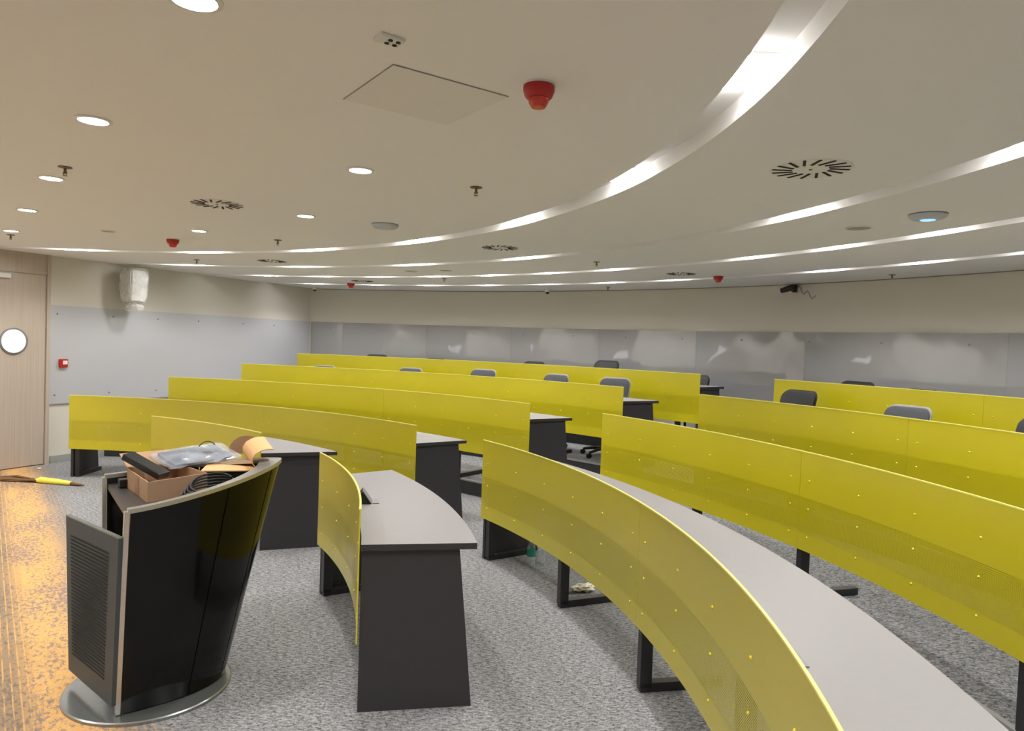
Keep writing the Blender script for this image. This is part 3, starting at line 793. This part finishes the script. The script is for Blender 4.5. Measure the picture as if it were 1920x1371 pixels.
hull_panel('front_cladding', -SE + 0.006, -0.30, 'gloss_black', 20); hull_panel('front_cladding', -0.288, 0.288, 'gloss_black', 40); hull_panel('front_cladding', 0.30, SE - 0.006, 'gloss_black', 20)
# steel rim
rows = []
for i in range(81):
    s = lerp(-1, 1, i / 80)
    u0, v0, z0 = hull(s, 1.0); u1, v1, _ = hull(s, 1.0, 0.032 + 0.05 * (1 - abs(s)) ** 2)
    u0 += 0.004 * (1 - abs(s)); v0 *= 1.008
    rows.append([lp(u0, v0, z0 - 0.006), lp(u0, v0, z0 + 0.012), lp(u1, v1, z0 + 0.012), lp(u1, v1, z0 - 0.006)])
b = MB(); b.loft(rows, True, True); LW(b, 'rim', 'brushed_steel', smooth=40)
# steel edges either side of the opening
for sg in (-1, 1):
    rows = []
    for t in (0.0, 0.5, 1.0):
        w = lerp(WB, WT, t); z = lerp(0.022, 0.918, t)
        rows.append([lp(-0.012, sg * w, z), lp(0.006, sg * w, z), lp(0.006, sg * (w - 0.034), z), lp(-0.012, sg * (w - 0.034), z)])
    b = MB(); b.loft(rows, True, True); LW(b, 'edge_strip', 'brushed_steel')
# inner work surface
def inner_poly(z, ins=0.022, umax=0.93):
    t = (z - 0.022) / 0.9; P = []
    for i in range(41):
        s = lerp(-0.99, 0.99, i / 40); u, v, _ = hull(s, t, ins); P.append(lp(max(u, 0.012), v, 0).to_2d())
    return P
SURF = 0.885
b = MB(); b.prism(inner_poly(SURF), SURF - 0.025, SURF); LW(b, 'work_surface', 'laminate_dark')
b = MB(); b.prism(inner_poly(0.45), 0.44, 0.455); LW(b, 'shelf', 'laminate_dark')
b = MB()
for i in range(1):
    b.loft([[lp(0.28, -0.18, 0.05), lp(0.28, 0.18, 0.05), lp(0.30, 0.18, 0.05), lp(0.30, -0.18, 0.05)], [lp(0.28, -0.29, SURF - 0.025), lp(0.28, 0.29, SURF - 0.025), lp(0.30, 0.29, SURF - 0.025), lp(0.30, -0.29, SURF - 0.025)]], True, True)
LW(b, 'inner_back', 'slot_black')
# louvred door standing ajar
def dp(x, z, off=0.0):
    f = (z - 0.07) / 0.74
    h = lp(-0.012, lerp(-0.262, -0.392, f), z); e = lp(lerp(-0.134, -0.160, f), lerp(0.208, 0.110, f), z)
    d = (e - h); nrm = Vector((-LU.x, -LU.y, 0)) + Vector((-LV.x, -LV.y, 0)) * 0.25; nrm.normalize()
    return h + d * x + nrm * off
b = MB(); b.loft([[dp(0, 0.07), dp(1, 0.07), dp(1, 0.07, 0.018), dp(0, 0.07, 0.018)], [dp(0, 0.81), dp(1, 0.81), dp(1, 0.81, 0.018), dp(0, 0.81, 0.018)]], True, True)
dr = LW(b, 'louvred_door', 'door_grey')
b = MB()
for i in range(34):
    z = lerp(0.165, 0.725, i / 33)
    b.loft([[dp(0.17, z, 0.0182), dp(0.90, z, 0.0182), dp(0.90, z, 0.0195), dp(0.17, z, 0.0195)], [dp(0.17, z + 0.0065, 0.0182), dp(0.90, z + 0.0065, 0.0182), dp(0.90, z + 0.0065, 0.0195), dp(0.17, z + 0.0065, 0.0195)]], True, True)
LW(b, 'louvre_slots', 'slot_black', dr)
b = MB(); b.loft([[dp(0.0, 0.81), dp(1, 0.81), dp(1, 0.81, 0.019), dp(0, 0.81, 0.019)], [dp(0, 0.815), dp(1, 0.815), dp(1, 0.815, 0.019), dp(0, 0.815, 0.019)]], True, True); LW(b, 'top_edge', 'base_steel', dr)
b = MB(); bc = lp(0.155, -0.003, 0); b.lathe([(0, 0.0), (0.352, 0.0), (0.352, 0.012), (0.346, 0.016), (0, 0.016)], 96, bc); LW(b, 'base_plate', 'base_steel', smooth=30)
b = MB(); P = [lp(u, v, 0).to_2d() for u, v in ((0.03, -0.17), (0.03, 0.17), (0.40, 0.12), (0.40, -0.12))]; b.prism(P, 0.016, 0.06); LW(b, 'plinth', 'steel_black')
# equipment standing inside the lectern
c = lp(0.10, 0.02, 0.455)
root = thing('desk_phone', 'white handset standing inside the open lectern under its top', 'phone', c)
b = MB(); b.box((0.14, 0.16, 0.06), c + Vector((0, 0, 0.031)), rotz(0.6), 0.006); b.build('phone_base', 'cable_black', root, c)
b = MB(); b.tube([lp(0.06, -0.09, 0.535), lp(0.05, -0.04, 0.60), lp(0.05, 0.05, 0.63), lp(0.06, 0.11, 0.60)], [0.02, 0.026, 0.026, 0.02], 10); b.build('handset', 'white_plastic', root, c, smooth=50)

# ------------------------------------------------------------------ things on the lectern
def P3(a, z): return Vector((a[0], a[1], z))
z0 = SURF + 0.001
# open cardboard box: corners on the lectern top
bx = [Vector((-1.585, 3.085)), Vector((-1.432, 3.34)), Vector((-1.68, 3.56)), Vector((-1.838, 3.38))]
bh = 0.092
bcen = sum(bx, Vector((0, 0))) / 4
root = thing('cardboard_box', 'open brown cardboard box on top of the black lectern', 'box', (bcen.x, bcen.y, z0))
def BW(b, name, mat, parent=root, smooth=None, o=None): return b.build(name, mat, parent, (bcen.x, bcen.y, z0), smooth)
b = MB(); inn4 = [bcen + (p - bcen) * 0.965 for p in bx]
rows = [[P3(p, z0) for p in bx], [P3(p, z0 + bh) for p in bx], [P3(p, z0 + bh) for p in inn4], [P3(p, z0 + 0.006) for p in inn4]]
b.loft(rows, True); b.bm.verts.ensure_lookup_table(); b.bm.faces.new(b.bm.verts[12:16]); b.bm.faces.new(list(reversed(b.bm.verts[0:4]))); BW(b, 'carton', 'kraft')
# flap folded out at the back left
d1 = (bx[3] - bx[0]).normalized()
b = MB(); e0, e1 = bx[2], bx[3]; out = ((e0 + e1) / 2 - bcen).normalized() * 0.13
b.loft([[P3(e0, z0 + bh), P3(e1, z0 + bh), P3(e1, z0 + bh + 0.004), P3(e0, z0 + bh + 0.004)], [P3(e0 + out, z0 + bh + 0.05), P3(e1 + out, z0 + bh + 0.05), P3(e1 + out, z0 + bh + 0.054), P3(e0 + out, z0 + bh + 0.054)]], True, True); BW(b, 'flap', 'kraft')
# strip of tape on the near end
m0 = lerp(bx[3], bx[0], 0.42); m1 = lerp(bx[3], bx[0], 0.60); no = (m0 - bcen).normalized() * 0.0015
b = MB(); b.loft([[P3(m0 + no, z0 + 0.002), P3(m1 + no, z0 + 0.002)], [P3(m0 + no, z0 + bh), P3(m1 + no, z0 + bh)]]); BW(b, 'tape', 'kraft_tape')
# black device leaning in the box
c = Vector((-1.76, 3.37, z0 + bh + 0.035))
E0, E1 = Vector((-1.825, 3.365, 1.042)), Vector((-1.64, 3.335, 0.960))
ax = (E1 - E0).normalized()
side = ax.cross(Vector((0, 0, 1))).normalized(); upv = side.cross(ax).normalized()
Rm = Matrix((ax, side, upv)).transposed()
cdev = (E0 + E1) / 2
root = thing('black_device', 'flat black electronic box leaning out of the open cardboard box', 'device', cdev)
b = MB(); b.box((0.215, 0.08, 0.032), cdev, Rm, 0.006); b.build('case', 'cable_black', root, cdev)
b = MB()
for i in range(4): b.box((0.002, 0.011, 0.014), cdev + Rm @ Vector((-0.108, -0.027 + 0.018 * i, 0)), Rm)
b.build('ports', 'grey_plastic', root, cdev)
# flat kraft carton with a curled lid at the tip of the lectern
k0 = [Vector((-1.50, 3.49)), Vector((-1.25, 3.52)), Vector((-1.27, 3.70)), Vector((-1.56, 3.77))]
kc = sum(k0, Vector((0, 0))) / 4; kz = z0 + 0.088
root = thing('kraft_carton', 'black-sided carton with a tan curled lid at the tip of the lectern', 'box', (kc.x, kc.y, z0))
ko = (kc.x, kc.y, z0)
L0, L1, L2, L3 = Vector((-1.485, 3.385)), Vector((-1.225, 3.450)), Vector((-1.36, 3.69)), Vector((-1.57, 3.72))
b = MB(); b.prism([L0 + Vector((0.012, 0.012)), L1 + Vector((-0.02, 0.006)), L2 + Vector((-0.012, -0.02)), L3 + Vector((0.012, -0.01))], z0, kz); b.build('carton', 'cable_black', root, ko)
b = MB(); b.prism([L0, L1, L2, L3], kz, kz + 0.005); b.build('lid', 'kraft_light', root, ko)
H0, H1 = Vector((L1.x, L1.y, kz + 0.005)), Vector((L2.x - 0.02, L2.y + 0.05, kz + 0.005)); oo = Vector((0.87, 0.49, 0))
prof = [(0.0, 0.0), (-0.022, 0.016), (-0.034, 0.036), (-0.034, 0.060), (-0.020, 0.082), (0.006, 0.097), (0.036, 0.104), (0.064, 0.103)]
rows = []
for o1, zz in prof:
    a0, a1 = H0 + oo * o1 + Vector((0, 0, zz)), H1 + oo * o1 * 1.1 + Vector((0, 0, zz * 1.12 + 0.004))
    rows.append([a0, lerp(a0, a1, 0.5), a1])
b = MB(); b.loft(rows); bmesh.ops.recalc_face_normals(b.bm, faces=b.bm.faces); bmesh.ops.solidify(b.bm, geom=b.bm.faces[:], thickness=0.0035); b.build('curled_flap', 'kraft_light', root, ko, smooth=60)
rows = []
for i in range(9):
    t = i / 8; x = t * 0.15; hgt = 0.112 * math.sqrt(max(0.0, 1 - (max(0, t - 0.25) / 0.75) ** 2.2)) + 0.01
    p = H1 + Vector((-0.96, 0.10, 0)) * x
    rows.append([p + Vector((0, 0, 0.03)), p + Vector((0.01, 0.02, max(0.035, hgt)))])
b = MB(); b.loft(rows); bmesh.ops.solidify(b.bm, geom=b.bm.faces[:], thickness=0.003); b.build('side_flap', 'kraft', root, ko, smooth=60)
# grey device in a clear plastic bag, lying across the boxes
c = Vector((-1.605, 3.60, z0 + 0.128)); nrm = Vector((0.10, -0.16, 1)).normalized()
root = thing('bagged_device', 'grey electronic unit in a crinkled clear plastic bag lying over the boxes', 'device', c)
xa = Vector((0.62, 0.78, 0)).cross(nrm).normalized(); ya = nrm.cross(xa).normalized(); Rm = Matrix((xa, ya, nrm)).transposed()
b = MB(); b.box((0.20, 0.30, 0.018), c, Rm, 0.004); dv = b.build('unit', 'unit_grey', root, c)
b = MB()
for i in range(3): b.box((0.03, 0.035, 0.003), c + Rm @ Vector((-0.05 + 0.05 * i, 0.06, 0.0105)), Rm)
b.build('connectors', 'cable_black', root, c)
random.seed(11); b = MB(); rows = []
for i in range(9):
    y = lerp(-0.185, 0.185, i / 8); row = []
    for k in range(16):
        a = 2 * PI * k / 16; w = 0.125 + random.uniform(-0.014, 0.012); t = 0.016 * (0.5 if i in (0, 8) else 1) + random.uniform(-0.003, 0.006)
        row.append(c + Rm @ Vector((w * math.cos(a), y + random.uniform(-0.006, 0.006), t * math.copysign(abs(math.sin(a)) ** 0.7, math.sin(a)) + 0.002)))
    rows.append(row)
b.loft(rows, True, True); b.build('clear_bag', 'bag_film', root, c)
# coiled black cable between the box and the rim
cen = lp(0.36, -0.20, z0 + 0.006)
b = MB()
for j in range(5):
    pts = []
    for i in range(40):
        a = 2 * PI * i / 39
        e = Vector((LU.x, LU.y, 0)) * (math.cos(a) * (0.135 - 0.012 * j)) + Vector((LV.x, LV.y, 0)) * (math.sin(a) * (0.040 + 0.004 * j))
        pts.append(cen + e + Vector((0, 0, 0.010 + 0.013 * j + 0.022 * math.sin(a) + 0.03 * max(0, math.cos(a * 0.5)))))
    b.tube(pts, 0.0048, 8)
cab = tag(b.build('cable_coil', 'cable_black', None, cen, smooth=60), 'coil of black cable on the lectern beside the cardboard box', 'cable')
# thin black lead looping up behind the bag
b = MB(); q = Vector((-1.60, 3.72, z0 + 0.10)); pts = [q + Vector((0.075 * math.cos(a) * 0.62, 0.075 * math.cos(a) * 0.5, 0.085 * math.sin(a))) for a in [lerp(-0.9, 4.0, i / 24) for i in range(25)]]
b.tube(pts, 0.003, 6); tag(b.build('looped_lead', 'cable_black', None, q, smooth=60), 'thin black lead looping up behind the plastic bag on the lectern', 'cable')
# small black connector block by the far rim
c = lp(0.10, 0.27, z0 + 0.021)
root = thing('power_adapter', 'small black power adapter by the far rim of the lectern', 'device', c)
b = MB(); b.box((0.11, 0.05, 0.04), c, rotz(0.7), 0.004); b.build('body', 'cable_black', root, c)
b = MB(); b.tube([c + Vector((0.05, 0.03, 0)), c + Vector((0.10, 0.03, 0.0)), c + Vector((0.13, 0.0, -0.012))], 0.004, 6); b.build('lead', 'cable_black', root, c)

# ------------------------------------------------------------------ loose things on the floor
p0 = Vector((-5.50, 7.50, 0.022)); p1 = Vector((-4.40, 7.28, 0.016)); dd = p1 - p0
root = thing('grass_broom', 'brown grass broom with a yellow sleeve lying on the floor near the door', 'broom', p0)
b = MB(); random.seed(5)
for i in range(26):
    o = Vector((random.uniform(-0.02, 0.02), random.uniform(-0.10, 0.10), 0)); o2 = Vector((0, o.y * 0.18, random.uniform(0, 0.012)))
    b.tube([p0 + o + Vector((0, 0, -0.012)), p0 + dd * 0.22 + o * 0.8 + Vector((0, 0, random.uniform(-0.008, 0.02))), p0 + dd * 0.5 + o2], [0.004, 0.007, 0.006], 5)
b.build('bristles', 'straw_brown', root, p0)
b = MB(); b.tube([p0 + dd * 0.46 + Vector((0, 0, 0.004)), p0 + dd * 0.52 + Vector((0, 0, 0.012)), p0 + dd * 0.7 + Vector((0, 0, 0.010)), p0 + dd * 0.85 + Vector((0, 0, 0.006)), p0 + dd * 0.87 + Vector((0, 0, 0.004))], [0.012, 0.034, 0.030, 0.022, 0.010], 12); b.build('sleeve', 'yellow_wrap', root, p0, smooth=50)
b = MB(); b.tube([p0 + dd * 0.85 + Vector((0, 0, 0.006)), p0 + dd * 0.93, p1], [0.020, 0.015, 0.004], 8); b.build('handle_tip', 'straw_brown', root, p0, smooth=50)

def bottle(label, p, H=0.19, lab=True):
    root = thing('water_bottle', label, 'bottle', p, 'bottles on the floor under the desk')
    b = MB(); b.lathe([(0, 0), (0.029, 0), (0.031, 0.008), (0.031, H * 0.3), (0.029, H * 0.36), (0.031, H * 0.42), (0.031, H * 0.66), (0.022, H * 0.82), (0.012, H * 0.9), (0.012, H * 0.95)], 20); b.build('bottle_body', 'bottle_plastic', root, smooth=40)
    b = MB(); b.cyl(0.0145, 0.0145, 0.018, (0, 0, H * 0.93), 16); b.build('cap', 'cap_white', root, smooth=40)
    if lab:
        b = MB(); b.lathe([(0.0318, H * 0.32), (0.0318, H * 0.64)], 20); b.build('paper_label', 'label_teal', root, smooth=40)
bottle('clear water bottle with a green label under the large curved desk', (0.195, 5.235, 0.001))
bottle('plain clear bottle beside the green-labelled one under the large curved desk', (0.272, 5.275, 0.001), 0.155, False)
def crumple(name, label, cat, p, sx, sy, sz, mat, seed, rz=0):
    random.seed(seed); b = MB(); r = bmesh.ops.create_icosphere(b.bm, subdivisions=3, radius=1.0)
    for v in b.bm.verts:
        k = 1 + random.uniform(-0.32, 0.25); v.co = Vector((v.co.x * sx * k, v.co.y * sy * k, max(-0.9, v.co.z) * sz * k))
    zm = min(v.co.z for v in b.bm.verts)
    for v in b.bm.verts: v.co = rotz(rz) @ v.co + Vector((0, 0, -zm))
    o = b.build(name, mat); o.location = p
    return tag(o, label, cat)
crumple('crumpled_paper', 'crumpled cream tissue on the floor under the large curved desk', 'paper', (0.535, 4.68, 0.001), 0.085, 0.04, 0.026, 'tissue_white', 4, 0.3)
crumple('paper_scrap', 'tiny white paper scrap on the floor in front of the door', 'paper', (-5.42, 8.10, 0.001), 0.02, 0.014, 0.008, 'tissue_white', 9)

# ------------------------------------------------------------------ camera, world, view
w = bpy.data.worlds.new('World'); S.world = w; w.use_nodes = True
w.node_tree.nodes['Background'].inputs[0].default_value = (0.8, 0.85, 0.9, 1); w.node_tree.nodes['Background'].inputs[1].default_value = 0.05
cam = bpy.data.cameras.new('camera'); co = bpy.data.objects.new('camera', cam); COL.objects.link(co)
cp, sp = math.cos(PITCH), math.sin(PITCH); cr, sr = math.cos(ROLL), math.sin(ROLL)
fw = Vector((0, cp, sp)); up0 = Vector((0, -sp, cp)); rt0 = Vector((1, 0, 0))
rt = rt0 * cr + up0 * sr; up = up0 * cr - rt0 * sr
m = Matrix((rt, up, -fw)).transposed().to_4x4(); m.translation = (0, 0, EYE); co.matrix_world = m
cam.sensor_fit = 'HORIZONTAL'; cam.sensor_width = 36; cam.lens = F_PX / 1920 * 36; cam.clip_start = 0.05; cam.clip_end = 100
S.camera = co
S.view_settings.view_transform = 'Standard'; S.view_settings.look = 'None'; S.view_settings.gamma = 1; S.view_settings.use_curve_mapping = False
S.view_settings.exposure = 0.72
S.cycles.use_denoising = True
try: S.cycles.denoiser = 'OPENIMAGEDENOISE'
except Exception: pass
S.cycles.max_bounces = 8; S.cycles.diffuse_bounces = 5; S.cycles.glossy_bounces = 4; S.cycles.transparent_max_bounces = 12
S.cycles.caustics_reflective = False; S.cycles.caustics_refractive = False; S.cycles.sample_clamp_indirect = 4.0
